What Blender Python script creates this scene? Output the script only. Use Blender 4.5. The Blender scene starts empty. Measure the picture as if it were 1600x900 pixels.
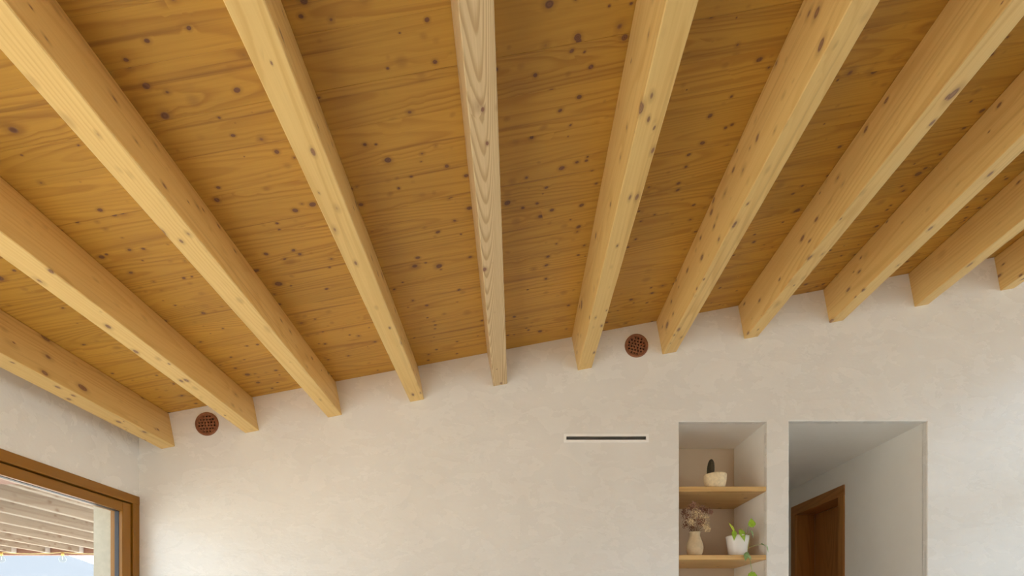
import bpy, bmesh, math, random
from mathutils import Vector, Matrix
from mathutils.geometry import tessellate_polygon

R = math.radians
S = 0.0046            # metres on the back wall per measured unit
EYE = 1.10            # lens height
DIST = 17.0 / 36.0 * 1600.0 * S   # lens to back wall


def wx(px):           # horizontal position on the back wall (Y = 0)
    return (px - 806.0) * S


def wz(py):           # height on the back wall (Y = 0)
    return EYE + (982.0 - py) * S


scene = bpy.context.scene

# ------------------------------------------------------------------ camera
cam_data = bpy.data.cameras.new('camera')
cam_data.lens = 17.0
cam_data.sensor_width = 36.0
cam_data.shift_x = -6.0 / 1600.0
cam_data.shift_y = (982.0 - 450.0) / 1600.0
cam_data.clip_start = 0.05
cam_data.clip_end = 2000.0
cam = bpy.data.objects.new('camera', cam_data)
cam.location = (0.0, -DIST, EYE)
cam.rotation_euler = (R(90), 0, 0)
scene.collection.objects.link(cam)
scene.camera = cam

# ------------------------------------------------------------------ sky
world = bpy.data.worlds.new('sky')
scene.world = world
world.use_nodes = True
wn, wl = world.node_tree.nodes, world.node_tree.links
wn.clear()
w_out = wn.new('ShaderNodeOutputWorld')
w_bg = wn.new('ShaderNodeBackground')
w_tc = wn.new('ShaderNodeTexCoord')
w_sep = wn.new('ShaderNodeSeparateXYZ')
w_ramp = wn.new('ShaderNodeValToRGB')
w_ramp.color_ramp.elements[0].position = 0.0
w_ramp.color_ramp.elements[0].color = (0.80, 0.91, 1.0, 1)
w_ramp.color_ramp.elements[1].position = 0.9
w_ramp.color_ramp.elements[1].color = (0.55, 0.74, 1.0, 1)
wl.new(w_tc.outputs['Generated'], w_sep.inputs[0])
wl.new(w_sep.outputs['Z'], w_ramp.inputs['Fac'])
wl.new(w_ramp.outputs['Color'], w_bg.inputs['Color'])
w_bg.inputs['Strength'].default_value = 2.7
wl.new(w_bg.outputs[0], w_out.inputs['Surface'])

# ------------------------------------------------------------------ sun
sun_data = bpy.data.lights.new('sun', 'SUN')
sun_data.energy = 27.0
sun_data.angle = R(0.6)
sun_data.color = (1.0, 0.985, 0.96)
sun = bpy.data.objects.new('sun', sun_data)
sun.location = (-20, 6, 10)
sun.rotation_euler = Vector((0.64, -0.36, -0.68)).to_track_quat('-Z', 'Y').to_euler()
scene.collection.objects.link(sun)

# ------------------------------------------------------------------ view
vs = scene.view_settings
vs.view_transform = 'Standard'
vs.look = 'None'
vs.gamma = 1.0
vs.use_curve_mapping = False
vs.exposure = 0.0
scene.cycles.use_denoising = True
scene.cycles.adaptive_threshold = 0.02
scene.cycles.max_bounces = 10
scene.cycles.diffuse_bounces = 8
scene.cycles.transparent_max_bounces = 12
scene.cycles.sample_clamp_indirect = 6.0
scene.cycles.caustics_reflective = False
scene.cycles.caustics_refractive = False

# ------------------------------------------------------------------ dimensions
XL = wx(217)          # window wall
XR = 5.3              # far side wall
YB = -6.6             # rear wall
ALPHA = math.atan(0.1885)
CA, SA = math.cos(ALPHA), math.sin(ALPHA)
Z0 = wz(543.3)        # underside of the ceiling at X = 0


def ceil_z(x):
    return Z0 + math.tan(ALPHA) * x


# daylight portals guide sampling at the window openings (they emit nothing)
def portal(name, loc, size, direction):
    d = bpy.data.lights.new(name, 'AREA')
    d.shape = 'RECTANGLE'
    d.size, d.size_y = size
    d.cycles.is_portal = True
    o = bpy.data.objects.new(name, d)
    o.location = loc
    o.rotation_euler = Vector(direction).to_track_quat('-Z', 'Z').to_euler()
    scene.collection.objects.link(o)


portal('window_portal', (XL - 0.23, -2.45, 1.0), (4.7, 1.9), (1, 0, 0))
portal('window_portal', (XR + 0.11, -1.83, 1.92), (3.1, 3.8), (-1, 0, 0))
portal('window_portal', (3.4, YB - 0.11, 1.35), (3.3, 2.6), (0, 1, 0))


# ================================================================== helpers
class MB:
    """collects shapes, builds ONE mesh object"""

    def __init__(self):
        self.v, self.f = [], []

    def add(self, vs_, fs_):
        o = len(self.v)
        self.v += [tuple(p) for p in vs_]
        self.f += [tuple(i + o for i in q) for q in fs_]
        return self

    def box(self, a, b):
        (x0, y0, z0), (x1, y1, z1) = a, b
        x0, x1 = min(x0, x1), max(x0, x1)
        y0, y1 = min(y0, y1), max(y0, y1)
        z0, z1 = min(z0, z1), max(z0, z1)
        return self.add([(x0, y0, z0), (x1, y0, z0), (x1, y1, z0), (x0, y1, z0),
                         (x0, y0, z1), (x1, y0, z1), (x1, y1, z1), (x0, y1, z1)],
                        [(0, 3, 2, 1), (4, 5, 6, 7), (0, 1, 5, 4), (1, 2, 6, 5), (2, 3, 7, 6), (3, 0, 4, 7)])

    def quad(self, *p):
        return self.add(p, [tuple(range(len(p)))])

    def bar(self, a, b, c):
        """box a-b with chamfered long edges along X: local grain direction"""
        (x0, y0, z0), (x1, y1, z1) = a, b
        ring = [(y0 + c, z0), (y1 - c, z0), (y1, z0 + c), (y1, z1 - c), (y1 - c, z1), (y0 + c, z1), (y0, z1 - c), (y0, z0 + c)]
        vs_ = [(x0, y, z) for y, z in ring] + [(x1, y, z) for y, z in ring]
        fs_ = [(i, (i + 1) % 8, 8 + (i + 1) % 8, 8 + i) for i in range(8)]
        fs_ += [tuple(range(7, -1, -1)), tuple(range(8, 16))]
        return self.add(vs_, fs_)

    def lathe(self, prof, n=32, c=(0, 0, 0), axis='Z', caps=True):
        vs_, fs_ = [], []
        for r, h in prof:
            for i in range(n):
                a = 2 * math.pi * i / n
                p = (r * math.cos(a), r * math.sin(a), h)
                if axis == 'Y':
                    p = (p[0], p[2], p[1])
                vs_.append((p[0] + c[0], p[1] + c[1], p[2] + c[2]))
        for j in range(len(prof) - 1):
            for i in range(n):
                k = (i + 1) % n
                fs_.append((j * n + i, j * n + k, (j + 1) * n + k, (j + 1) * n + i))
        if caps and prof[0][0] > 1e-5:
            fs_.append(tuple(range(n - 1, -1, -1)))
        if caps and prof[-1][0] > 1e-5:
            m = (len(prof) - 1) * n
            fs_.append(tuple(range(m, m + n)))
        return self.add(vs_, fs_)

    def tube(self, pts, rad, n=6):
        pts = [Vector(p) for p in pts]
        vs_, fs_ = [], []
        for i, p in enumerate(pts):
            t = (pts[min(i + 1, len(pts) - 1)] - pts[max(i - 1, 0)]).normalized()
            a = t.orthogonal().normalized() if i == 0 else (a - t * a.dot(t)).normalized()
            b = t.cross(a)
            r = rad[i] if isinstance(rad, (list, tuple)) else rad
            for k in range(n):
                g = 2 * math.pi * k / n
                vs_.append(p + (a * math.cos(g) + b * math.sin(g)) * r)
        for i in range(len(pts) - 1):
            for k in range(n):
                m = (k + 1) % n
                fs_.append((i * n + k, i * n + m, (i + 1) * n + m, (i + 1) * n + k))
        fs_.append(tuple(range(n - 1, -1, -1)))
        fs_.append(tuple(range((len(pts) - 1) * n, len(pts) * n)))
        return self.add(vs_, fs_)

    def mesh(self, name, mat, smooth=False):
        me = bpy.data.meshes.new(name)
        me.from_pydata(self.v, [], self.f)
        bm = bmesh.new()
        bm.from_mesh(me)
        bmesh.ops.remove_doubles(bm, verts=bm.verts, dist=1e-6)
        bmesh.ops.recalc_face_normals(bm, faces=bm.faces)
        bm.to_mesh(me)
        bm.free()
        if mat:
            me.materials.append(mat)
        if smooth:
            for p in me.polygons:
                p.use_smooth = True
        return me

    def build(self, name, mat, parent=None, smooth=False, matrix=None):
        return link(name, self.mesh(name, mat, smooth), parent, matrix)


def link(name, me, parent=None, matrix=None):
    o = bpy.data.objects.new(name, me)
    scene.collection.objects.link(o)
    if parent is not None:
        o.parent = parent
    if matrix is not None:
        o.matrix_local = matrix
    return o


def empty(name, loc=(0, 0, 0)):
    o = bpy.data.objects.new(name, None)
    o.empty_display_size = 0.1
    o.location = loc
    scene.collection.objects.link(o)
    return o


def tag(o, label, cat, group=None):
    o['label'] = label
    o['category'] = cat
    if group:
        o['group'] = group
    return o


def struct(o, label=None):
    o['kind'] = 'structure'
    if label:
        o['label'] = label
    return o


# ================================================================== materials
class NT:
    def __init__(self, name):
        self.m = bpy.data.materials.new(name)
        self.m.use_nodes = True
        self.t = self.m.node_tree
        self.t.nodes.clear()
        self.out = self.t.nodes.new('ShaderNodeOutputMaterial')
        self.b = self.t.nodes.new('ShaderNodeBsdfPrincipled')
        self.t.links.new(self.b.outputs[0], self.out.inputs['Surface'])

    def n(self, kind, **kw):
        nd = self.t.nodes.new(kind)
        for k, v in kw.items():
            setattr(nd, k, v)
        return nd

    def put(self, sock, val):
        if hasattr(val, 'is_linked') or isinstance(val, bpy.types.NodeSocket):
            self.t.links.new(val, sock)
        else:
            if sock.type == 'RGBA' and len(val) == 3:
                val = (*val, 1)
            sock.default_value = val

    def math(self, op, a, b=0.0, c=None):
        nd = self.n('ShaderNodeMath', operation=op)
        self.put(nd.inputs[0], a)
        self.put(nd.inputs[1], b)
        if c is not None:
            self.put(nd.inputs[2], c)
        return nd.outputs[0]

    def vmul(self, v, s):
        nd = self.n('ShaderNodeVectorMath', operation='MULTIPLY')
        self.put(nd.inputs[0], v)
        self.put(nd.inputs[1], s)
        return nd.outputs[0]

    def vadd(self, v, s):
        nd = self.n('ShaderNodeVectorMath', operation='ADD')
        self.put(nd.inputs[0], v)
        self.put(nd.inputs[1], s)
        return nd.outputs[0]

    def noise(self, v, scale=1.0, detail=2.0, rough=0.5, dist=0.0, out=0):
        nd = self.n('ShaderNodeTexNoise')
        self.put(nd.inputs['Vector'], v)
        nd.inputs['Scale'].default_value = scale
        nd.inputs['Detail'].default_value = detail
        nd.inputs['Roughness'].default_value = rough
        nd.inputs['Distortion'].default_value = dist
        return nd.outputs[out]

    def voronoi(self, v, scale=1.0):
        nd = self.n('ShaderNodeTexVoronoi')
        self.put(nd.inputs['Vector'], v)
        nd.inputs['Scale'].default_value = scale
        return nd

    def step(self, v, lo, hi, a=0.0, b=1.0):
        nd = self.n('ShaderNodeMapRange', interpolation_type='SMOOTHSTEP')
        self.put(nd.inputs['Value'], v)
        self.put(nd.inputs['From Min'], lo)
        self.put(nd.inputs['From Max'], hi)
        self.put(nd.inputs['To Min'], a)
        self.put(nd.inputs['To Max'], b)
        return nd.outputs[0]

    def mix(self, f, a, b, mode='MIX'):
        nd = self.n('ShaderNodeMix', data_type='RGBA', blend_type=mode)
        self.put(nd.inputs[0], f)
        self.put(nd.inputs[6], a)
        self.put(nd.inputs[7], b)
        return nd.outputs[2]

    def bump(self, h, strength, dist):
        nd = self.n('ShaderNodeBump')
        nd.inputs['Strength'].default_value = strength
        nd.inputs['Distance'].default_value = dist
        self.put(nd.inputs['Height'], h)
        return nd.outputs[0]


def wood(name, light, dark, knot=(0.12, 0.05, 0.03), ring=9.0, ring_amt=0.5, knots=1.0,
         rough=0.42, streak=0.6, vary=0.25, knot_size=1.0, stretch=1.0, zone_min=0.25, band=0.0):
    """softwood: local X is the grain; object-space so every piece has its own figure"""
    t = NT(name)
    tc = t.n('ShaderNodeTexCoord')
    info = t.n('ShaderNodeObjectInfo')
    comb = t.n('ShaderNodeCombineXYZ')
    rnd = info.outputs['Random']
    t.put(comb.inputs[0], t.math('MULTIPLY', rnd, 37.0))
    t.put(comb.inputs[1], t.math('MULTIPLY', rnd, 91.0))
    t.put(comb.inputs[2], t.math('MULTIPLY', rnd, 53.0))
    v = t.vadd(tc.outputs['Object'], comb.outputs[0])
    wob = t.noise(t.vmul(v, (9, 14, 14)), 1.0, 1.0, out=1)
    vk = t.vadd(v, t.vmul(t.vadd(wob, (-0.5, -0.5, -0.5)), (0.03, 0.012, 0.012)))

    def knot_layer(scale, r, thr, sx):
        vo = t.voronoi(t.vmul(vk, (sx, 1.0, 1.0)), scale)
        sep = t.n('ShaderNodeSeparateColor')
        t.put(sep.inputs[0], vo.outputs['Color'])
        present = t.math('GREATER_THAN', sep.outputs[1], thr)
        rr = t.math('MULTIPLY_ADD', sep.outputs[0], r * scale * 0.85, r * scale * 0.25)
        d = t.math('DIVIDE', vo.outputs['Distance'], rr)      # 0 centre, 1 rim
        core = t.math('MULTIPLY', t.step(d, 0.75, 1.05, 1.0, 0.0), present)
        rim = t.math('MULTIPLY', t.step(d, 0.9, 2.1, 1.0, 0.0), present)
        push = t.math('MULTIPLY', t.step(d, 0.0, 4.5, 1.0, 0.0), present)
        return core, rim, push, d

    c1, r1, p1, d1 = knot_layer(10.0, 0.016 * knot_size, 1.0 - 0.55 * knots, 0.8 * stretch)
    c2, r2, p2, d2 = knot_layer(19.0, 0.0095 * knot_size, 1.0 - 0.75 * knots, 0.75 * stretch)
    # growth rings: contour lines of a long stretched noise, bent round the knots
    base = t.noise(t.vmul(v, (0.32, 4.2, 4.2)), 1.0, 1.0, 0.4, 0.1)
    field = t.math('MULTIPLY', base, ring)
    field = t.math('MULTIPLY_ADD', p1, 0.45, field)
    field = t.math('MULTIPLY_ADD', p2, 0.1, field)
    fine = t.noise(t.vmul(v, (3.0, 130.0, 130.0)), 1.0, 2.0, 0.6)
    field = t.math('MULTIPLY_ADD', fine, 0.12, field)
    fr = t.math('FRACT', field)
    late = t.math('MULTIPLY', t.step(fr, 0.35, 0.85), t.step(fr, 0.85, 1.0, 1.0, 0.0))
    zone = t.noise(t.vmul(v, (0.5, 9.0, 9.0)), 1.0, 2.0)
    late = t.math('MULTIPLY', late, t.step(zone, 0.36, 0.62, zone_min, 1.0))
    col = t.mix(t.math('MULTIPLY', late, ring_amt), light, dark)
    # dark resin streaks
    st = t.noise(t.vmul(v, (0.75, 42.0, 42.0)), 1.0, 3.0, 0.6, 0.2)
    st = t.step(st, 0.575, 0.74)
    col = t.mix(t.math('MULTIPLY', st, streak), col, tuple(0.62 * d + 0.38 * k for d, k in zip(dark, knot)))
    if band:
        bd = t.noise(t.vmul(v, (0.45, 15.0, 15.0)), 1.0, 4.0, 0.65, 0.3)
        col = t.mix(t.math('MULTIPLY', t.step(bd, 0.56, 0.70), band), col, tuple(0.75 * d + 0.25 * k for d, k in zip(dark, knot)))
    # fibre
    col = t.mix(t.math('MULTIPLY', t.step(fine, 0.3, 0.75), 0.22), col, dark)
    # tone drift along and across the piece, and from piece to piece
    drift = t.noise(t.vmul(v, (0.8, 2.2, 2.2)), 1.0, 2.0)
    tone = t.math('ADD', t.math('MULTIPLY_ADD', drift, vary, 1.0 - 0.5 * vary), t.math('MULTIPLY_ADD', rnd, vary * 0.5, -0.25 * vary))
    hsv = t.n('ShaderNodeHueSaturation')
    t.put(hsv.inputs['Color'], col)
    t.put(hsv.inputs['Value'], tone)
    col = hsv.outputs[0]
    # knots
    halo = t.math('MAXIMUM', r1, r2)
    col = t.mix(t.math('MULTIPLY', halo, 0.42), col, tuple(0.5 * d + 0.5 * k for d, k in zip(dark, knot)))
    core = t.math('MAXIMUM', c1, c2)
    kring = t.math('SINE', t.math('MULTIPLY', d1, 16.0))
    kc = t.mix(t.math('MULTIPLY_ADD', kring, 0.25, 0.3), knot, tuple(min(1, 1.9 * k + 0.02) for k in knot))
    col = t.mix(t.math('MULTIPLY', core, 0.9), col, kc)
    t.put(t.b.inputs['Base Color'], col)
    t.put(t.b.inputs['Roughness'], t.math('MULTIPLY_ADD', fine, 0.12, rough - 0.06))
    t.b.inputs['Specular IOR Level'].default_value = 0.38
    h = t.math('ADD', t.math('MULTIPLY', late, -0.3), t.math('MULTIPLY', fine, 0.25))
    t.put(t.b.inputs['Normal'], t.bump(t.math('MULTIPLY_ADD', core, -0.3, h), 0.18, 0.002))
    return t.m


def plaster(name, base, dark, rough=0.36, mark=1.0):
    t = NT(name)
    tc = t.n('ShaderNodeTexCoord')
    v = tc.outputs['Object']
    big = t.noise(v, 1.1, 4.0, 0.55, 0.4)
    mid = t.noise(v, 3.5, 5.0, 0.6, 0.3)
    col = t.mix(t.step(big, 0.25, 0.78), base, dark)
    pale = tuple(min(1, c * 1.03) for c in base)
    col = t.mix(t.math('MULTIPLY', t.step(mid, 0.3, 0.8), 0.4), col, pale)
    # trowel strokes: stretched noise in two directions
    rot = t.n('ShaderNodeMapping')
    t.put(rot.inputs['Vector'], v)
    rot.inputs['Rotation'].default_value = (0, R(28), 0)
    rot.inputs['Scale'].default_value = (2.6, 4.0, 4.4)
    s1 = t.noise(rot.outputs[0], 1.4, 5.0, 0.62, 0.35)
    rot2 = t.n('ShaderNodeMapping')
    t.put(rot2.inputs['Vector'], v)
    rot2.inputs['Rotation'].default_value = (0, R(-50), 0)
    rot2.inputs['Scale'].default_value = (3.4, 6.0, 8.0)
    s2 = t.noise(rot2.outputs[0], 1.3, 5.0, 0.65, 0.5)
    smudge = t.math('MULTIPLY', t.step(s1, 0.42, 0.85), 0.20 * mark)
    col = t.mix(smudge, col, tuple(c * 0.86 for c in dark))
    scratch = t.math('MULTIPLY', t.step(s2, 0.60, 0.85), 0.06 * mark)
    col = t.mix(scratch, col, tuple(min(1, c * 1.12) for c in base))
    spot = t.noise(t.vmul(v, (7.0, 9.0, 16.0)), 1.0, 5.0, 0.7)
    col = t.mix(t.math('MULTIPLY', t.step(spot, 0.70, 0.80), 0.45 * mark), col, tuple(c * 0.72 for c in dark))
    pit = t.noise(v, 38.0, 2.0, 0.5)
    t.put(t.b.inputs['Base Color'], col)
    t.put(t.b.inputs['Roughness'], t.math('MULTIPLY_ADD', s1, 0.24, rough - 0.12))
    t.b.inputs['Specular IOR Level'].default_value = 0.6
    h = t.math('ADD', t.math('MULTIPLY', s1, 0.8), t.math('ADD', t.math('MULTIPLY', s2, 0.6), t.math('MULTIPLY', pit, 0.10)))
    h = t.math('MULTIPLY_ADD', mid, 0.8, h)
    t.put(t.b.inputs['Normal'], t.bump(h, 0.24 * mark, 0.010))
    return t.m


def simple(name, col, rough=0.5, var=0.12, scale=12.0, metallic=0.0, bump=0.0, spec=0.5):
    t = NT(name)
    tc = t.n('ShaderNodeTexCoord')
    n1 = t.noise(tc.outputs['Object'], scale, 4.0, 0.6)
    c = t.mix(t.step(n1, 0.3, 0.7), tuple(x * (1 - var) for x in col), tuple(min(1, x * (1 + var)) for x in col))
    t.put(t.b.inputs['Base Color'], c)
    t.b.inputs['Roughness'].default_value = rough
    t.b.inputs['Metallic'].default_value = metallic
    t.b.inputs['Specular IOR Level'].default_value = spec
    if bump:
        t.put(t.b.inputs['Normal'], t.bump(n1, bump, 0.004))
    return t.m


def glass(name, tint=(0.97, 0.985, 0.98)):
    t = NT(name)
    t.t.nodes.remove(t.b)
    tr = t.n('ShaderNodeBsdfTransparent')
    tr.inputs['Color'].default_value = (*tint, 1)
    gl = t.n('ShaderNodeBsdfGlossy')
    gl.inputs['Roughness'].default_value = 0.02
    lw = t.n('ShaderNodeLayerWeight')
    lw.inputs['Blend'].default_value = 0.5
    refl = t.math('MULTIPLY_ADD', t.math('POWER', lw.outputs['Facing'], 5.0), 0.9, 0.03)
    mx = t.n('ShaderNodeMixShader')
    t.put(mx.inputs[0], refl)
    t.put(mx.inputs[1], tr.outputs[0])
    t.put(mx.inputs[2], gl.outputs[0])
    t.t.links.new(mx.outputs[0], t.out.inputs['Surface'])
    return t.m


M_CEIL = wood('pine_ceiling', (0.57, 0.315, 0.052), (0.375, 0.17, 0.026), ring=27.0, ring_amt=0.65, streak=0.85, band=0.5, vary=0.26)
M_BEAM = wood('pine_beam', (0.77, 0.525, 0.20), (0.60, 0.345, 0.098), (0.20, 0.10, 0.055), ring=24.0, ring_amt=0.5, knots=0.95,
              streak=0.4, vary=0.16, stretch=0.7)
M_BEAM_FIG = wood('pine_beam_figured', (0.70, 0.52, 0.29), (0.42, 0.255, 0.11), (0.17, 0.07, 0.045), ring=75.0, ring_amt=0.8, zone_min=0.85,
                  knots=0.4, streak=0.2, vary=0.12)
M_SHELF = wood('pine_shelf', (0.72, 0.47, 0.19), (0.52, 0.27, 0.08), ring=9.0, ring_amt=0.5, knots=0.3, streak=0.35)
M_FRAME = wood('stained_window_wood', (0.29, 0.122, 0.008), (0.215, 0.085, 0.006), ring=7.0, ring_amt=0.35, knots=0.0, streak=0.1,
               vary=0.12, rough=0.36)
M_DOOR = wood('stained_door_wood', (0.42, 0.18, 0.045), (0.25, 0.09, 0.02), ring=16.0, ring_amt=0.65, knots=0.0, streak=0.2,
              vary=0.15, rough=0.38)
M_SOFFIT = wood('weathered_soffit', (0.30, 0.24, 0.18), (0.20, 0.135, 0.085), (0.15, 0.09, 0.055), ring=13.0, ring_amt=0.6, knots=0.6,
                streak=0.4, vary=0.3, rough=0.7, knot_size=1.6)
M_REDWOOD = wood('porch_redwood', (0.26, 0.12, 0.075), (0.20, 0.085, 0.05), knots=0.3, streak=0.3, rough=0.65)
M_PALEWOOD = wood('porch_painted', (0.55, 0.50, 0.46), (0.46, 0.40, 0.35), knots=0.0, streak=0.1, rough=0.7)
M_WALL = plaster('plaster_wall', (0.835, 0.815, 0.78), (0.79, 0.765, 0.725), 0.27)
M_NICHE = plaster('plaster_niche', (0.90, 0.875, 0.83), (0.86, 0.83, 0.78), 0.40, 0.6)
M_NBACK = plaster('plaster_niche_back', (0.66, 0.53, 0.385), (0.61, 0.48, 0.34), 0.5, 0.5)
M_EXT = simple('render_exterior', (0.47, 0.42, 0.33), 0.9, 0.06, 30.0, bump=0.3)
M_FLOOR = simple('floor_concrete', (0.62, 0.595, 0.545), 0.45, 0.07, 2.5, spec=0.3)
M_GROUND = simple('gravel_ground', (0.52, 0.48, 0.41), 0.95, 0.2, 6.0, bump=0.4)
M_HILL = simple('hazy_hill', (0.150, 0.157, 0.168), 1.0, 0.02, 0.02, spec=0.0)
M_SLAB = simple('roof_slab', (0.3, 0.22, 0.15), 0.9)
M_TERRA = simple('terracotta', (0.27, 0.11, 0.052), 0.75, 0.18, 40.0, bump=0.15, spec=0.25)
M_DUCT = simple('duct_dark', (0.02, 0.012, 0.009), 0.9, 0.1)
M_VENTWHITE = simple('vent_white', (0.93, 0.91, 0.88), 0.45, 0.03)
M_VENTIN = simple('vent_inside', (0.36, 0.33, 0.29), 0.7, 0.1)
M_GASKET = simple('rubber_gasket', (0.035, 0.032, 0.036), 0.5, 0.1)
M_GLASS = glass('window_glass')


# ================================================================== structure
def loop_rect(x0, x1, z0, z1, step=0.05):
    pts = []

    def seg(a, b):
        n = max(1, int(math.dist(a, b) / step))
        for i in range(n):
            pts.append((a[0] + (b[0] - a[0]) * i / n, a[1] + (b[1] - a[1]) * i / n))
    seg((x0, z0), (x1, z0)); seg((x1, z0), (x1, z1)); seg((x1, z1), (x0, z1)); seg((x0, z1), (x0, z0))
    return pts


NX0, NX1, NZ1, NZ0, NY = wx(1061), wx(1198), wz(659), 0.62, 0.52
PX0, PX1, PZ1 = wx(1233), wx(1448.5), wz(658)
SX0, SX1, SZ0, SZ1 = wx(885), wx(1009.5), wz(687.3), wz(682)
VENTS = [(wx(323.6), wz(662.7), -3.0), (wx(994.4), wz(540.4), 15.0)]
rng = random.Random(4)


def back_wall():
    mb = MB()
    outer = [(XL - 0.222, -0.1), (XR + 0.1, -0.1), (XR + 0.1, ceil_z(XR + 0.1) + 0.03), (XL - 0.222, ceil_z(XL - 0.222) + 0.03)]
    loops3 = [[Vector((x, z, 0)) for x, z in outer]]
    T = 0.04
    holes = []
    for (x0, x1, z0, z1, b) in ((NX0, NX1, NZ0, NZ1, 0.005), (PX0, PX1, -0.05, PZ1, 0.007), (SX0 - 0.004, SX1 + 0.004, SZ0 - 0.004, SZ1 + 0.004, 0.001)):
        pts = loop_rect(x0, x1, z0, z1)
        cx, cz = (x0 + x1) / 2, (z0 + z1) / 2
        outp = []
        for (x, z) in pts:
            bb = b * (1 + rng.uniform(-0.35, 0.5))
            ox = bb * (1 if x >= x1 - 1e-6 else -1 if x <= x0 + 1e-6 else 0)
            oz = bb * (1 if z >= z1 - 1e-6 else -1 if z <= z0 + 1e-6 else 0)
            outp.append((x + ox, z + oz))
        holes.append((pts, outp, b))
    for (x, z, _) in VENTS:
        pts = [(x + 0.073 * math.cos(2 * math.pi * i / 32), z + 0.073 * math.sin(2 * math.pi * i / 32)) for i in range(32)]
        holes.append((pts, pts, 0.0))
    for pts, outp, b in holes:
        loops3.append([Vector((x, z, 0)) for x, z in reversed(outp)])
    tris = tessellate_polygon(loops3)
    flat = [p for l in loops3 for p in l]
    mb.add([(p.x, 0.0, p.y) for p in flat], [tuple(t) for t in tris])
    # hole edges: softly rounded arris, then the reveal
    for pts, outp, b in holes:
        n = len(pts)
        rings = []
        if b > 0:
            for a in (0.0, 0.33, 0.66, 1.0):
                f = 1 - math.sin(a * math.pi / 2)
                g = 1 - math.cos(a * math.pi / 2)
                rings.append([(p[0] + (q[0] - p[0]) * f, b * g, p[1] + (q[1] - p[1]) * f) for p, q in zip(pts, outp)])
        else:
            rings.append([(p[0], 0.0, p[1]) for p in pts])
        rings.append([(p[0], T, p[1]) for p in pts])
        vs_ = [v for r_ in rings for v in r_]
        fs_ = [(j * n + i, j * n + (i + 1) % n, (j + 1) * n + (i + 1) % n, (j + 1) * n + i) for j in range(len(rings) - 1) for i in range(n)]
        mb.add(vs_, fs_)
    # back face and outer rim so that the wall has thickness
    m = len(flat)
    mb.add([(x, T, z) for x, z in outer] + [(x, 0.0, z) for x, z in outer],
           [(i, (i + 1) % 4, 4 + (i + 1) % 4, 4 + i) for i in range(4)])
    return struct(mb.build('wall_back', M_WALL))


wall_back = back_wall()

# niche lining (set into the back wall)
mb = MB()
y0, y1 = 0.038, NY
mb.quad((NX0, y0, NZ0), (NX0, y1, NZ0), (NX0, y1, NZ1), (NX0, y0, NZ1))
mb.quad((NX1, y0, NZ0), (NX1, y1, NZ0), (NX1, y1, NZ1), (NX1, y0, NZ1))
mb.quad((NX0, y0, NZ1), (NX1, y0, NZ1), (NX1, y1, NZ1), (NX0, y1, NZ1))
mb.quad((NX0, y0, NZ0), (NX1, y0, NZ0), (NX1, y1, NZ0), (NX0, y1, NZ0))
niche = struct(mb.build('wall_niche', M_NICHE))
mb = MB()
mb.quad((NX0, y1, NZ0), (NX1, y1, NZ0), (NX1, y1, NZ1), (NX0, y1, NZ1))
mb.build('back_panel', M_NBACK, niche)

# passage behind the opening
DY0, DY1, DZ, DXR = 0.938, 1.622, 2.300, 3.15      # clear door opening in its right wall
mb = MB()
ye = 4.6
mb.quad((PX0, y0, 0), (PX0, ye, 0), (PX0, ye, PZ1), (PX0, y0, PZ1))
mb.quad((PX0, y0, PZ1), (PX1, y0, PZ1), (PX1, ye, PZ1), (PX0, ye, PZ1))
mb.quad((PX0, ye, 0), (PX1, ye, 0), (PX1, ye, PZ1), (PX0, ye, PZ1))
mb.quad((PX1, y0, 0), (PX1, DY0, 0), (PX1, DY0, PZ1), (PX1, y0, PZ1))
mb.quad((PX1, DY1, 0), (PX1, ye, 0), (PX1, ye, PZ1), (PX1, DY1, PZ1))
mb.quad((PX1, DY0, DZ), (PX1, DY1, DZ), (PX1, DY1, PZ1), (PX1, DY0, PZ1))
mb.box((DXR + 0.06, DY0 - 0.3, 0), (DXR + 0.1, DY1 + 0.3, PZ1))  # added closure behind the door leaf, stops light leaking round it
mb.box((PX1 + 0.001, DY0 - 0.10, 0), (DXR + 0.06, DY0 - 0.021, PZ1))
mb.box((PX1 + 0.001, DY1 + 0.021, 0), (DXR + 0.06, DY1 + 0.10, PZ1))
mb.box((PX1 + 0.001, DY0 - 0.1, DZ + 0.021), (DXR + 0.06, DY1 + 0.10, PZ1))
struct(mb.build('wall_passage', M_NICHE))

# window wall: inner leaf above and behind the big window, outer leaf forming the reveal
WY0, WY1, WZ = 0.0, -4.9, wz(776.5)
XO = XL - 0.222
zl = ceil_z(XL)
mb = MB()
mb.box((XL - 0.10, YB, WZ), (XL, 0.0, zl + 0.02))
mb.box((XL - 0.10, YB, -0.1), (XL, WY1, WZ))
struct(mb.build('wall_left', M_WALL))
mb = MB()
mb.box((XO, YB, 1.975), (XL - 0.10, 0.04, zl + 0.02))
mb.box((XO, -0.118, -0.1), (XL - 0.10, 0.04, 1.975))
mb.box((XO, YB, -0.1), (XL - 0.10, WY1 + 0.1, 1.975))
struct(mb.build('wall_left_outside', M_EXT))

# right wall with a high window; lower and rear glazing added, unseen, for daylight
RW = (-3.3, -0.35, 2.62, 3.78)
GW = (-3.3, -0.35, 0.05, 2.40)
mb = MB()
zt = ceil_z(XR) + 0.03
for za, zb in ((-0.1, GW[2]), (GW[3], RW[2]), (RW[3], zt)):
    mb.box((XR, YB, za), (XR + 0.1, 0.0, zb))
for q in (GW, RW):
    mb.box((XR, YB, q[2]), (XR + 0.1, q[0], q[3]))
    mb.box((XR, q[1], q[2]), (XR + 0.1, 0.0, q[3]))
struct(mb.build('wall_right', M_WALL))
mb = MB()
RX0, RX1, RZ0, RZ1 = 1.8, 5.0, 0.1, 2.6


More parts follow.
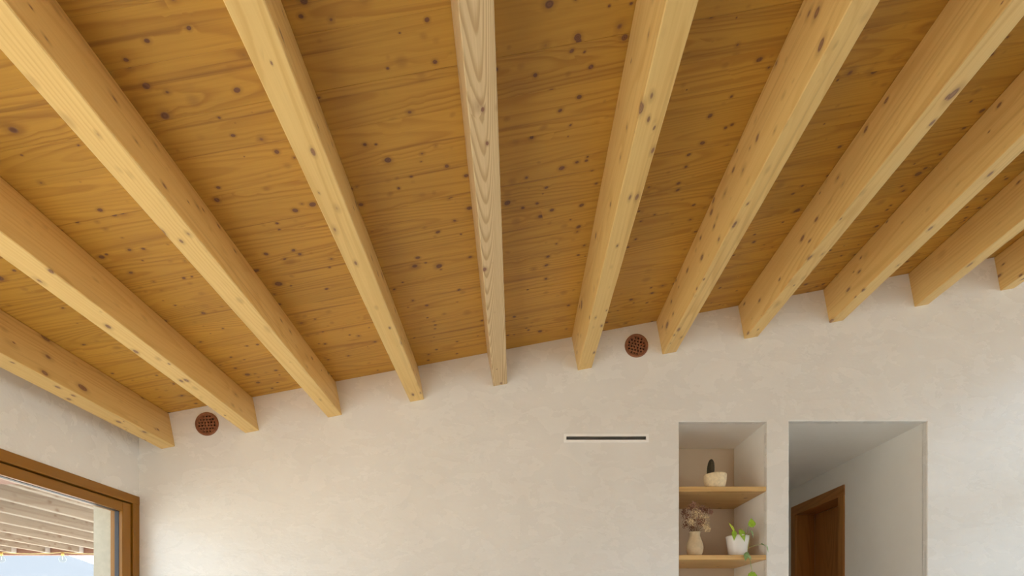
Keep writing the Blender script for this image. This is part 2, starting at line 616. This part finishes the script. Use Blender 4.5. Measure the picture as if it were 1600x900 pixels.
def rear_panel(x0, x1, z0):
    v8 = [(x, y, z) for y in (YB, YB - 0.1) for x, z in ((x0, z0), (x1, z0), (x1, ceil_z(x1)), (x0, ceil_z(x0)))]
    mb.add(v8, [(0, 1, 2, 3), (4, 7, 6, 5), (0, 4, 5, 1), (1, 5, 6, 2), (2, 6, 7, 3), (3, 7, 4, 0)])


rear_panel(XL, RX0, -0.1)
rear_panel(RX0, RX1, RZ1)
rear_panel(RX1, XR, -0.1)
mb.box((RX0, YB - 0.1, -0.1), (RX1, YB, RZ0))
struct(mb.build('wall_rear', M_WALL))

mb = MB()
mb.box((XO, YB - 0.1, -0.12), (XR + 0.1, 4.7, 0.0))
struct(mb.build('floor', M_FLOOR))

# ---------------------------------------------------------------- ceiling: roof slab + boards
mb = MB()
x0, x1 = XO - 0.05, XR + 0.15
vs_ = []
for y in (YB - 0.15, 0.15):
    for x, dz in ((x0, 0.022), (x1, 0.022), (x1, 0.16), (x0, 0.16)):
        vs_.append((x, y, ceil_z(x) + dz))
mb.add(vs_, [(0, 1, 2, 3), (7, 6, 5, 4), (0, 4, 5, 1), (1, 5, 6, 2), (2, 6, 7, 3), (3, 7, 4, 0)])
ceiling = struct(mb.build('ceiling', M_SLAB))
CEIL_M = Matrix(((CA, 0, -SA), (0, 1, 0), (SA, 0, CA))).to_4x4()
yy = -0.0008
rb = random.Random(11)
while yy > YB:
    w = rb.choice((0.135, 0.16, 0.185, 0.21))
    y_lo = max(YB, yy - w)
    mb = MB()
    h = (yy - y_lo) / 2
    mb.bar((XL / CA + 0.002, -h + 0.0001, 0.0), (XR / CA - 0.01, h - 0.0001, 0.021), 0.0006)
    mat = CEIL_M.copy()
    mat.translation = (0, (yy + y_lo) / 2, Z0 + rb.uniform(-0.0004, 0.0004))
    mb.build('plank', M_CEIL, ceiling, matrix=mat)
    yy = y_lo

# ---------------------------------------------------------------- beams
BH, BW = 0.243, 0.102
LLS = [251.6, 382.8, 512.3, 640.9, 771.0, 902.9, 1035.2, 1163.0, 1296.0, 1429.0, 1563.0, 1694.0, 1825.0]
PLACE = ['pine ceiling beam nearest the window wall, running right above the window',
         'pine ceiling beam just past the round vent by the window, second from the window wall',
         'third pine ceiling beam from the window wall, pale underside with fine lines',
         'fourth pine ceiling beam from the window wall',
         'pine ceiling beam with greyer underside and bold flame grain, fifth from the window wall',
         'pine ceiling beam between the flame-grained beam and the middle round vent',
         'pine ceiling beam just past the middle round vent, above the gap beside the niche',
         'pine ceiling beam whose wall end sits above the shelf niche',
         'pine ceiling beam whose wall end sits above the passage opening',
         'tenth pine ceiling beam from the window wall, over the passage jamb',
         'eleventh pine ceiling beam from the window wall',
         'twelfth pine ceiling beam from the window wall',
         'thirteenth pine ceiling beam from the window wall, beside the unseen side windows']
ex, ez = Vector((0, 1, 0)), Vector((-SA, 0, CA))
ey = ez.cross(ex)
for i, px in enumerate(LLS):
    uL = (wx(px) - BH * SA) / CA
    uc = uL + BW / 2
    mb = MB()
    mb.bar((YB, -BW / 2, -BH), (-0.0005, BW / 2, -0.0006), 0.0035)
    mat = Matrix((ex, ey, ez)).transposed().to_4x4()
    mat.translation = (uc * CA, 0, Z0 + uc * SA)
    o = mb.build('ceiling_beam', M_BEAM_FIG if i == 4 else M_BEAM, matrix=mat)
    tag(o, PLACE[i], 'beam', 'ceiling beams')
    o['kind'] = 'thing'


# ================================================================== windows
def ring_bars(mb, x0, x1, ya, yb, za, zb, w):
    """rectangular frame in the YZ plane (ya > yb)"""
    mb.box((x0, ya - w, za), (x1, ya, zb))
    mb.box((x0, yb, za), (x1, yb + w, zb))
    mb.box((x0, yb + w, zb - w), (x1, ya - w, zb))
    mb.box((x0, yb + w, za), (x1, ya - w, za + w))


def wood_piece(name, mat, a, b, axis, parent):
    """a box whose local X (grain) follows the given world axis"""
    a, b = Vector(a), Vector(b)
    c = (a + b) / 2
    h = [abs(b[i] - a[i]) / 2 for i in range(3)]
    if axis == 'X':
        m, d = Matrix.Identity(3), (h[0], h[1], h[2])
    elif axis == 'Y':
        m, d = Matrix(((0, -1, 0), (1, 0, 0), (0, 0, 1))), (h[1], h[0], h[2])
    else:
        m, d = Matrix(((0, 0, -1), (0, 1, 0), (1, 0, 0))), (h[2], h[1], h[0])
    mb = MB()
    mb.bar((-d[0], -d[1], -d[2]), d, min(0.0025, d[1] * 0.3, d[2] * 0.3))
    m4 = m.to_4x4()
    m4.translation = c
    return mb.build(name, mat, parent, matrix=m4)


win = struct(empty('window_1', (0, 0, 0)))
fx0, fx1 = XL - 0.10, XL + 0.006
FW = 0.058
wood_piece('jamb', M_FRAME, (fx0, WY0 - 0.001, 0.0), (fx1, WY0 - FW, WZ - 0.062), 'Z', win)
wood_piece('jamb', M_FRAME, (fx0, WY1 + FW, 0.0), (fx1, WY1, WZ - 0.062), 'Z', win)
wood_piece('head', M_FRAME, (fx0, WY0 - 0.001, WZ - 0.0615), (fx1, WY1, WZ), 'Y', win)
wood_piece('sill', M_FRAME, (fx0, WY0 - FW, 0.001), (fx1, WY1 + FW, 0.05), 'Y', win)
# rebate behind the shadow gap
mb = MB()
ring_bars(mb, fx0, XL - 0.03, WY0 - FW, WY1 + FW, 0.05, WZ - 0.0615, 0.012)
mb.build('rebate', M_FRAME, win)
sz0, sz1 = 0.06, WZ - 0.0725
for ya, yb in ((WY0 - FW - 0.011, -1.66), (-1.664, -3.25), (-3.254, WY1 + FW + 0.011)):
    SW = 0.074
    sash = empty('sash')
    sash.parent = win
    sx0, sx1 = XL - 0.086, XL - 0.002
    wood_piece('stile', M_FRAME, (sx0, ya, sz0), (sx1, ya - SW, sz1), 'Z', sash)
    wood_piece('stile', M_FRAME, (sx0, yb + SW, sz0), (sx1, yb, sz1), 'Z', sash)
    wood_piece('rail', M_FRAME, (sx0, ya - SW, sz1 - SW + 0.012), (sx1, yb + SW, sz1), 'Y', sash)
    wood_piece('rail', M_FRAME, (sx0, ya - SW, sz0), (sx1, yb + SW, sz0 + SW), 'Y', sash)
    mb = MB()
    ring_bars(mb, XL - 0.054, XL - 0.025, ya - SW, yb + SW, sz0 + SW, sz1 - SW + 0.012, 0.0022)
    mb.build('gasket', M_GASKET, sash)
    mb = MB()
    mb.box((XL - 0.044, yb + SW + 0.0005, sz0 + SW + 0.0005), (XL - 0.036, ya - SW - 0.0005, sz1 - SW + 0.0115))
    mb.build('pane', M_GLASS, sash)

for wname, q in (('window_2', RW), ('window_added_side', GW)):  # the lower side glazing is an unseen addition that supplies daylight
    w2 = struct(empty(wname))
    mb = MB()
    ring_bars(mb, XR + 0.02, XR + 0.08, q[1], q[0], q[2], q[3], 0.06)
    mb.build('frame', M_FRAME, w2)
    mb = MB()
    mb.box((XR + 0.045, q[0] + 0.06, q[2] + 0.06), (XR + 0.052, q[1] - 0.06, q[3] - 0.06))
    mb.build('pane', M_GLASS, w2)

w4 = struct(empty('window_added_rear'))  # unseen rear glazing, added to brighten the back wall with daylight
mb = MB()
n = 3
for i in range(n + 1):
    x = RX0 + (RX1 - RX0) * i / n
    mb.box((max(RX0, x - 0.04), YB - 0.08, RZ0), (min(RX1, x + 0.04), YB - 0.02, RZ1))
mb.box((RX0, YB - 0.08, RZ1 - 0.07), (RX1, YB - 0.02, RZ1))
mb.box((RX0, YB - 0.08, RZ0), (RX1, YB - 0.02, RZ0 + 0.07))
mb.build('frame', M_FRAME, w4)
for i in range(n):
    a = RX0 + (RX1 - RX0) * i / n + 0.04
    b = RX0 + (RX1 - RX0) * (i + 1) / n - 0.04
    mb = MB()
    mb.box((a, YB - 0.054, RZ0 + 0.07), (b, YB - 0.046, RZ1 - 0.07))
    mb.build('pane', M_GLASS, w4)

# ---------------------------------------------------------------- passage door
door = struct(empty('door_1'))
cx0 = PX1 - 0.014
wood_piece('casing', M_DOOR, (cx0, 0.866, 0), (PX1 - 0.0005, DY0 + 0.004, DZ - 0.004), 'Z', door)
wood_piece('casing', M_DOOR, (cx0, DY1 - 0.004, 0), (PX1 - 0.0005, 1.696, DZ - 0.004), 'Z', door)
wood_piece('casing', M_DOOR, (cx0, 0.866, DZ - 0.003), (PX1 - 0.0005, 1.696, 2.393), 'Y', door)
wood_piece('jamb', M_DOOR, (PX1, DY1 - 0.004, 0), (DXR, DY1 + 0.02, DZ), 'Z', door)
wood_piece('jamb', M_DOOR, (PX1, DY0 - 0.02, 0), (DXR, DY0 + 0.004, DZ), 'Z', door)
wood_piece('jamb_head', M_DOOR, (PX1, DY0 + 0.004, DZ - 0.004), (DXR, DY1 - 0.004, DZ + 0.02), 'Y', door)
wood_piece('leaf', M_DOOR, (DXR - 0.004, DY0 + 0.006, 0.004), (DXR + 0.04, DY1 - 0.008, DZ - 0.007), 'Z', door)

# ================================================================== outdoors
GZ = -0.14
mb = MB()
mb.quad((-260, -200, GZ), (200, -200, GZ), (200, 200, GZ), (-260, 200, GZ))
struct(mb.build('ground', M_GROUND), 'pale gravel ground around the house')

hb = MB()
cols, rows = 60, 14
hv = []
for j in range(rows + 1):
    for i in range(cols + 1):
        x = -900 + 900 * i / cols
        y = 210 + 260 * j / rows
        prof = math.exp(-((x + 560) / 220.0) ** 2) * 92 + 6
        z = prof * math.sin(min(1.0, j / rows) * math.pi / 2) + GZ - 1
        hv.append((x, y, z))
hf = [(j * (cols + 1) + i, j * (cols + 1) + i + 1, (j + 1) * (cols + 1) + i + 1, (j + 1) * (cols + 1) + i) for j in range(rows) for i in range(cols)]
hb.add(hv, hf)
struct(hb.build('hill', M_HILL, smooth=True), 'hazy pale blue hill beyond the porch')

porch = empty('porch_roof', (-5.0, 0, 2.1))
tag(porch, 'weathered timber porch roof with lapped boards outside the window', 'porch roof')
porch['kind'] = 'thing'
PW = 0.455
joints = [-5.90 + PW * (6 - i) for i in range(12)]


def part_box(name, mat, a, b, axis, parent, off):
    return wood_piece(name, mat, Vector(a) - off, Vector(b) - off, axis, parent)


off = porch.location
for jx in joints:
    part_box('joist', M_SOFFIT, (jx - 0.03, -0.265, 2.128), (jx + 0.03, 3.08, 2.298), 'Y', porch, off)
    part_box('rafter_block', M_PALEWOOD, (jx - 0.036, 3.02, 2.125), (jx + 0.036, 3.085, 2.235), 'Y', porch, off)
part_box('fascia', M_REDWOOD, (-8.8, 3.09, 2.098), (-2.95, 3.15, 2.40), 'X', porch, off)
part_box('cross_beam', M_REDWOOD, (-8.6, -0.27, 2.092), (-2.95, -0.15, 2.127), 'X', porch, off)
part_box('roof_sheet', M_REDWOOD, (-8.8, -0.27, 2.30), (XO - 0.002, 3.15, 2.33), 'Y', porch, off)
for x in (-8.45,):
    for y in (-0.21, 3.0):
        part_box('post', M_REDWOOD, (x - 0.07, y - 0.07, GZ), (x + 0.07, y + 0.07, 2.12), 'Z', porch, off)

# string of bulbs along the fascia
M_BRASS = simple('brass_cap', (0.72, 0.50, 0.16), 0.4, 0.1, metallic=0.6)
M_CABLE = simple('cable_tan', (0.70, 0.55, 0.25), 0.6, 0.1)
M_BULB = glass('bulb_glass', (0.93, 0.94, 0.92))
string = empty('string_light', (-6.07, 3.0, 2.14))
tag(string, 'string of clear globe bulbs with brass caps along the porch fascia', 'string light')
so = string.location
bx = [-6.07 - 0.82 * i for i in range(-3, 3)]
pts = []
for i in range(len(bx) - 1):
    for q in range(6):
        f = q / 6
        pts.append(Vector((bx[i] + (bx[i + 1] - bx[i]) * f, 3.0, 2.120 - 0.02 * math.sin(f * math.pi))) - so)
MB().tube(pts, 0.005, 6).build('cable', M_CABLE, string, True)
for x in bx[1:-1]:
    c = Vector((x, 3.0, 2.108)) - so
    MB().lathe([(0.006, 0.016), (0.017, 0.012), (0.018, -0.03), (0.014, -0.034)], 14, c).build('bulb_cap', M_BRASS, string, True)
    prof = [(0.0005, -0.126)] + [(0.040 * math.sin(a), -0.086 - 0.040 * math.cos(a)) for a in (0.3, 0.7, 1.1, 1.5, 1.9, 2.3, 2.6)] + [(0.013, -0.034)]
    MB().lathe(prof, 16, c).build('bulb', M_BULB, string, True)
    MB().lathe([(0.003, -0.034), (0.006, -0.06), (0.004, -0.085)], 8, c).build('filament_stem', M_VENTWHITE, string, True)

# ================================================================== vents
VLAB = ['round perforated terracotta vent between the first two beams by the window',
        'round perforated terracotta vent between two beams high on the middle of the wall']
for vi, (vx, vz, rot) in enumerate(VENTS):
    vent = empty('wall_vent', (vx, 0, vz))
    tag(vent, VLAB[vi], 'vent', 'round terracotta wall vents')
    # raised rim
    prof = [(0.0685, -0.003), (0.072, -0.008), (0.078, -0.010), (0.0828, -0.007), (0.0842, -0.0002), (0.0686, -0.0002)]
    MB().lathe(prof + [prof[0]], 48, axis='Y', caps=False).build('rim', M_TERRA, vent, smooth=False)
    # perforated plate
    rows = [3, 5, 6, 6, 5, 3]
    p = 0.0219
    loops = [[Vector((0.0698 * math.cos(2 * math.pi * i / 48), 0.0698 * math.sin(2 * math.pi * i / 48), 0)) for i in range(48)]]
    ca, sa = math.cos(R(rot)), math.sin(R(rot))
    for ri, cnt in enumerate(rows):
        zz = (2.5 - ri) * p * 0.98
        for ci in range(cnt):
            xx = (ci - (cnt - 1) / 2) * p
            if cnt in (3, 5):
                xx += p * 0.06 * (1 if ri < 3 else -1)
            qx, qz = xx * ca + zz * sa, zz * ca - xx * sa
            loops.append([Vector((qx + 0.0072 * math.cos(-2 * math.pi * i / 10), qz + 0.0072 * math.sin(-2 * math.pi * i / 10), 0)) for i in range(10)])
    tris = tessellate_polygon(loops)
    flat = [q for l in loops for q in l]
    mb = MB()
    mb.add([(q.x, -0.0035, q.y) for q in flat], [tuple(t) for t in tris])
    for l in loops[1:]:
        nn = len(l)
        mb.add([(q.x, -0.0035, q.y) for q in l] + [(q.x, 0.008, q.y) for q in l], [(i, (i + 1) % nn, nn + (i + 1) % nn, nn + i) for i in range(nn)])
    mb.build('grille', M_TERRA, vent)
    MB().lathe([(0.0715, 0.001), (0.0715, 0.16), (0.0005, 0.16)], 32, axis='Y', caps=False).build('duct', M_DUCT, vent)

slot = empty('slot_vent', ((SX0 + SX1) / 2, 0, (SZ0 + SZ1) / 2))
tag(slot, 'long narrow white slot vent set in the plaster wall', 'vent')
hw, hh = (SX1 - SX0) / 2, (SZ1 - SZ0) / 2
fw, fh = hw + 0.019, hh + 0.0185
mb = MB()
mb.box((-fw, -0.003, hh), (fw, -0.0003, fh))
mb.box((-fw, -0.003, -fh), (fw, -0.0003, -hh))
mb.box((-fw, -0.003, -hh), (-hw, -0.0003, hh))
mb.box((hw, -0.003, -hh), (fw, -0.0003, hh))
mb.build('frame', M_VENTWHITE, slot)
mb = MB()
dd = 0.12
mb.quad((-hw, 0, -hh), (hw, 0, -hh), (hw, dd, -hh), (-hw, dd, -hh))
mb.quad((-hw, 0, hh), (hw, 0, hh), (hw, dd, hh), (-hw, dd, hh))
mb.quad((-hw, 0, -hh), (-hw, 0, hh), (-hw, dd, hh), (-hw, dd, -hh))
mb.quad((hw, 0, -hh), (hw, 0, hh), (hw, dd, hh), (hw, dd, -hh))
mb.quad((-hw, dd, -hh), (hw, dd, -hh), (hw, dd, hh), (-hw, dd, hh))
mb.build('duct', M_VENTIN, slot)

# ================================================================== niche shelves
ZS1, ZS2 = wz(760), wz(867)
TH = 0.034
for zs, lab in ((ZS1, 'upper pine shelf in the wall niche carrying the cactus bowl'),
                (ZS2, 'lower pine shelf in the wall niche carrying the vase and the trailing plant')):
    o = wood_piece('shelf', M_SHELF, (NX0 + 0.001, 0.003, zs - TH), (NX1 - 0.003, NY - 0.001, zs), 'X', None)
    tag(o, lab, 'shelf', 'niche shelves')

# ================================================================== cactus bowl
M_BOWL = simple('bowl_beige', (0.80, 0.65, 0.42), 0.7, 0.10, 60.0, bump=0.2)
M_SOIL = simple('soil', (0.05, 0.035, 0.025), 0.95, 0.3, 60.0, bump=0.6)
M_CACTUS = simple('cactus_skin', (0.045, 0.034, 0.014), 0.7, 0.3, 50.0)
M_SPINE = simple('cactus_spine', (0.16, 0.11, 0.06), 0.6, 0.1)
k = 1.0 + 0.082 / DIST
pot = empty('potted_cactus', ((1117.5 - 806) * S * k, 0.084, ZS1))
tag(pot, 'small dark column cactus in a round beige bowl on the upper niche shelf', 'potted plant')
MB().lathe([(0.0005, 0.004), (0.055, 0.004), (0.058, 0.0), (0.064, 0.004), (0.068, 0.018), (0.078, 0.060), (0.0805, 0.104), (0.079, 0.107),
            (0.076, 0.104), (0.072, 0.088), (0.0005, 0.088)], 40).build('bowl', M_BOWL, pot, True)
MB().lathe([(0.072, 0.0885), (0.04, 0.094), (0.0005, 0.096)], 24).build('soil', M_SOIL, pot, True)
mb = MB()
cx, cy = -0.038, -0.006
prof = [(0.020, 0.085), (0.0235, 0.11), (0.025, 0.14), (0.0235, 0.17), (0.020, 0.195), (0.013, 0.213), (0.006, 0.221), (0.0008, 0.223)]
nn = 40
vs_, fs_ = [], []
for r_, h in prof:
    for i in range(nn):
        a = 2 * math.pi * i / nn
        rr = r_ * (1 + 0.09 * math.cos(10 * a))
        lean = (h - 0.085) * 0.05
        vs_.append((cx + lean + rr * math.cos(a), cy + rr * math.sin(a), h))
for j in range(len(prof) - 1):
    for i in range(nn):
        m = (i + 1) % nn
        fs_.append((j * nn + i, j * nn + m, (j + 1) * nn + m, (j + 1) * nn + i))
fs_.append(tuple(range((len(prof) - 1) * nn, len(prof) * nn)))
mb.add(vs_, fs_)
cac = mb.build('cactus', M_CACTUS, pot, True)
mb = MB()
rs = random.Random(5)
for i in range(10):
    a = 2 * math.pi * i / 10
    for h in (0.105, 0.122, 0.139, 0.156, 0.173, 0.19):
        r_ = 0.0262 if h < 0.16 else 0.0235 if h < 0.18 else 0.021
        c = Vector((cx + (h - 0.085) * 0.05 + r_ * math.cos(a), cy + r_ * math.sin(a), h))
        for q in range(3):
            d = Vector((math.cos(a) + rs.uniform(-.6, .6), math.sin(a) + rs.uniform(-.6, .6), rs.uniform(-.5, .7))).normalized() * 0.006
            mb.tube([c, c + d], [0.0004, 0.0001], 3)
o = mb.build('spine', M_SPINE, cac)
o['kind'] = 'stuff'

# ================================================================== vase + dried flowers
M_VASE = simple('vase_clay', (0.66, 0.52, 0.33), 0.7, 0.08, 30.0, bump=0.15)
ky = 0.105
k = 1.0 + ky / DIST
vxx = (1085.5 - 806) * S * k
vase = MB().lathe([(0.0005, 0.003), (0.036, 0.003), (0.041, 0.0), (0.047, 0.01), (0.056, 0.035), (0.0615, 0.062), (0.060, 0.085), (0.051, 0.115),
                   (0.041, 0.142), (0.0365, 0.158), (0.038, 0.172), (0.0415, 0.181), (0.0405, 0.183), (0.0375, 0.180), (0.034, 0.165), (0.034, 0.14),
                   (0.0005, 0.12)], 40).build('vase', M_VASE, None, True)
vase.location = (vxx, ky, ZS2)
tag(vase, 'beige clay vase with flared lip on the lower niche shelf', 'vase')

M_DRY = [simple('dried_pink_brown', (0.30, 0.15, 0.095), 0.9, 0.3, 90.0, spec=0.1),
         simple('dried_cream', (0.86, 0.68, 0.43), 0.9, 0.22, 90.0, spec=0.1),
         simple('dried_mauve', (0.46, 0.28, 0.22), 0.9, 0.3, 90.0, spec=0.1)]
M_STEM = simple('dried_stem', (0.26, 0.16, 0.08), 0.9, 0.2, 40.0)
bq = empty('dried_flowers', (vxx, ky, ZS2 + 0.183))
tag(bq, 'bunch of dried brown and cream flowers standing in the clay vase', 'dried flowers')
rf = random.Random(8)
heads = [(-0.060, 0.00, 0.115, 0.040, 0), (-0.030, -0.02, 0.175, 0.040, 0), (-0.005, 0.01, 0.200, 0.034, 2), (0.000, -0.03, 0.135, 0.040, 1),
         (-0.035, -0.03, 0.070, 0.038, 1), (-0.062, 0.01, 0.060, 0.032, 0), (0.030, 0.00, 0.150, 0.038, 2), (0.062, -0.02, 0.105, 0.040, 1),
         (0.070, 0.00, 0.055, 0.036, 1), (0.030, -0.03, 0.070, 0.036, 0), (0.088, 0.01, 0.165, 0.030, 0), (0.115, 0.00, 0.150, 0.022, 2),
         (-0.078, 0.00, 0.150, 0.026, 0), (0.010, 0.03, 0.110, 0.040, 0), (0.060, 0.02, 0.180, 0.030, 2), (-0.02, 0.0, 0.035, 0.03, 0),
         (0.086, -0.02, 0.022, 0.024, 1)]
for hx, hy, hz, hr, mi in heads:
    c = Vector((hx, hy, hz))
    stem = MB()
    root = Vector((rf.uniform(-0.012, 0.012), rf.uniform(-0.012, 0.012), -0.058))
    lip = Vector((hx * 0.22, hy * 0.22, 0.0))
    mid = lip.lerp(c, 0.5) + Vector((rf.uniform(-.008, .008), rf.uniform(-.008, .008), 0.005))
    stem.tube([root, lip, mid, c], [0.0015, 0.0015, 0.0013, 0.0008], 5)
    so_ = stem.build('stem', M_STEM, bq)
    fl = MB()
    for q in range(95):
        d = Vector((rf.gauss(0, 1), rf.gauss(0, 1), rf.gauss(0, 1)))
        d = d.normalized() * hr * (rf.random() ** 0.45)
        p_ = c + d
        nrm = (d.normalized() + Vector((rf.uniform(-.7, .7), rf.uniform(-.7, .7), rf.uniform(-.7, .7)))).normalized()
        a = nrm.orthogonal().normalized()
        b = nrm.cross(a)
        s_ = rf.uniform(0.003, 0.0065)
        ang = rf.uniform(0, 6.28)
        # a tiny cupped floret of four petals
        vs_ = [p_]
        fs_ = []
        for e in range(4):
            g = ang + e * math.pi / 2
            u = a * math.cos(g) + b * math.sin(g)
            w_ = a * math.cos(g + 0.8) + b * math.sin(g + 0.8)
            w2 = a * math.cos(g - 0.8) + b * math.sin(g - 0.8)
            o0 = len(vs_)
            vs_ += [p_ + w2 * s_ * 0.6 + nrm * s_ * 0.25, p_ + u * s_ + nrm * s_ * 0.55, p_ + w_ * s_ * 0.6 + nrm * s_ * 0.25]
            fs_.append((0, o0, o0 + 1, o0 + 2))
        fl.add(vs_, fs_)
    for q in range(9):
        d = Vector((rf.gauss(0, 1), rf.gauss(0, 1), rf.gauss(0, 1))).normalized() * hr * 0.85
        fl.tube([c - Vector((0, 0, hr * 0.4)), c + d], [0.0008, 0.0004], 3)
    fl.build('flower_head', M_DRY[mi], so_)

# ================================================================== trailing plant in the white pot
M_WPOT = simple('white_glazed_pot', (0.86, 0.85, 0.83), 0.25, 0.02, 8.0)


def leaf_mat(name, col):
    t = NT(name)
    tc = t.n('ShaderNodeTexCoord')
    n1 = t.noise(tc.outputs['Object'], 60.0, 3.0)
    c = t.mix(t.step(n1, 0.3, 0.75), col, tuple(x * 0.72 for x in col))
    t.put(t.b.inputs['Base Color'], c)
    t.b.inputs['Roughness'].default_value = 0.42
    t.b.inputs['Transmission Weight'].default_value = 0.0
    t.b.inputs['Subsurface Weight'].default_value = 0.0
    return t.m


M_LEAF = [leaf_mat('leaf_lime', (0.60, 0.74, 0.06)), leaf_mat('leaf_green', (0.36, 0.58, 0.05)), leaf_mat('leaf_grey_green', (0.28, 0.45, 0.19))]
M_VINE = simple('vine_stem', (0.36, 0.45, 0.16), 0.6, 0.15, 40.0)
ky2 = 0.10
k = 1.0 + ky2 / DIST
plx = (1152.5 - 806) * S * k
plant = empty('trailing_plant', (plx, ky2, ZS2))
tag(plant, 'green trailing plant in a white pot at the edge of the lower niche shelf', 'potted plant')
MB().lathe([(0.0005, 0.004), (0.056, 0.004), (0.059, 0.0), (0.062, 0.003), (0.081, 0.144), (0.082, 0.150), (0.080, 0.152), (0.077, 0.149),
            (0.073, 0.132), (0.0005, 0.132)], 40).build('pot', M_WPOT, plant, True)
MB().lathe([(0.073, 0.1325), (0.03, 0.138), (0.0005, 0.139)], 24).build('soil', M_SOIL, plant, True)


def leaf(parent, base, tip, width, normal, mat, droop=0.12, fold=0.18):
    base, tip = Vector(base), Vector(tip)
    ax = tip - base
    L_ = ax.length
    ax.normalize()
    nr = Vector(normal)
    nr = (nr - ax * nr.dot(ax)).normalized()
    sd = ax.cross(nr)
    prof = [(-0.04, 0.30), (0.04, 0.72), (0.16, 0.97), (0.30, 1.0), (0.46, 0.86), (0.62, 0.62), (0.78, 0.36), (0.90, 0.15), (1.0, 0.01)]
    vs_, fs_ = [], []
    for t_, w_ in prof:
        c = base + ax * (t_ * L_) - nr * (droop * L_ * t_ * t_)
        for s_ in (-1, -0.5, 0, 0.5, 1):
            back = -0.10 * L_ if (abs(s_) > 0.4 and t_ < 0.0) else 0.0
            vs_.append(c + sd * (s_ * w_ * width / 2) + nr * (abs(s_) * w_ * width / 2 * fold) + ax * back)
    for j in range(len(prof) - 1):
        for i in range(4):
            fs_.append((j * 5 + i, j * 5 + i + 1, (j + 1) * 5 + i + 1, (j + 1) * 5 + i))
    mb = MB()
    mb.add(vs_, fs_)
    o = mb.build('leaf', mat, parent, True)
    sol = o.modifiers.new('thickness', 'SOLIDIFY')
    sol.thickness = 0.0008
    return o


def pp(px, py, y):
    """a point of the plant at depth y, relative to the pot foot"""
    kk = 1.0 + y / DIST
    return Vector(((px - 806) * S * kk - plx, y - ky2, EYE + (982 - py) * S * kk - ZS2))


def vine(pts, r=0.0016):
    return MB().tube(pts, r, 6).build('stem', M_VINE, plant, True)


top = Vector((0, 0, 0.137))
v1 = vine([top + Vector((-0.03, -0.02, 0)), pp(1146, 834, 0.05), pp(1145, 829, 0.03)])
leaf(v1, pp(1146.5, 829, 0.03), pp(1139, 816, 0.03), 0.034, (0.35, -0.8, 0.5), M_LEAF[0], 0.05)
leaf(v1, pp(1147, 830, 0.03), pp(1147.5, 844.5, 0.012), 0.036, (-0.1, -1, 0.35), M_LEAF[1], 0.1)
v2 = vine([top + Vector((0.01, -0.03, 0)), pp(1156, 834, 0.045), pp(1157, 830, 0.03)])
leaf(v2, pp(1157, 829, 0.028), pp(1165, 845.5, 0.004), 0.048, (0.1, -1, 0.3), M_LEAF[1], 0.12)
v3 = vine([top + Vector((0.04, -0.02, 0)), pp(1166, 836, 0.05), pp(1168, 830, 0.03), pp(1168, 824, 0.02), pp(1171, 822, 0.02)])
leaf(v3, pp(1175, 822.5, 0.02), pp(1173.5, 809.5, 0.035), 0.052, (-0.2, -1, -0.25), M_LEAF[1], 0.0)
v4 = vine([top + Vector((0.05, -0.02, 0)), pp(1168, 837, 0.04), pp(1171, 834, 0.015), pp(1171, 842, 0.006), pp(1169, 852, 0.0),
           pp(1168, 862, -0.006), pp(1167, 868, -0.012), pp(1172, 875, -0.014), pp(1173.5, 884, -0.012), pp(1176, 895, -0.01), pp(1177, 912, -0.01), pp(1174, 930, -0.01)], 0.0019)
leaf(v4, pp(1173, 830, 0.012), pp(1178.5, 840.5, 0.01), 0.036, (0.75, -0.7, 0.2), M_LEAF[2], 0.1, 0.3)
leaf(v4, pp(1167, 864, -0.01), pp(1164.5, 876, -0.02), 0.036, (-0.5, -0.9, 0.2), M_LEAF[2], 0.1)
leaf(v4, pp(1168, 867, -0.012), pp(1175.5, 874, -0.02), 0.030, (0.4, -0.9, 0.5), M_LEAF[2], 0.15)
leaf(v4, pp(1176, 895.5, -0.012), pp(1174, 912, -0.03), 0.062, (0.0, -0.8, 0.55), M_LEAF[1], 0.2)
v5 = vine([pp(1169, 856, 0.0), pp(1176, 853.5, -0.01), pp(1184, 851.5, -0.02), pp(1191, 850.5, -0.025), pp(1197, 853, -0.03)], 0.0012)
leaf(v5, pp(1190, 850, -0.025), pp(1197.5, 853, -0.03), 0.020, (0.0, -0.6, 0.8), M_LEAF[2], 0.1)
leaf(v5, pp(1197.5, 852.5, -0.03), pp(1201.5, 863, -0.03), 0.022, (0.6, -0.7, 0.2), M_LEAF[2], 0.1)
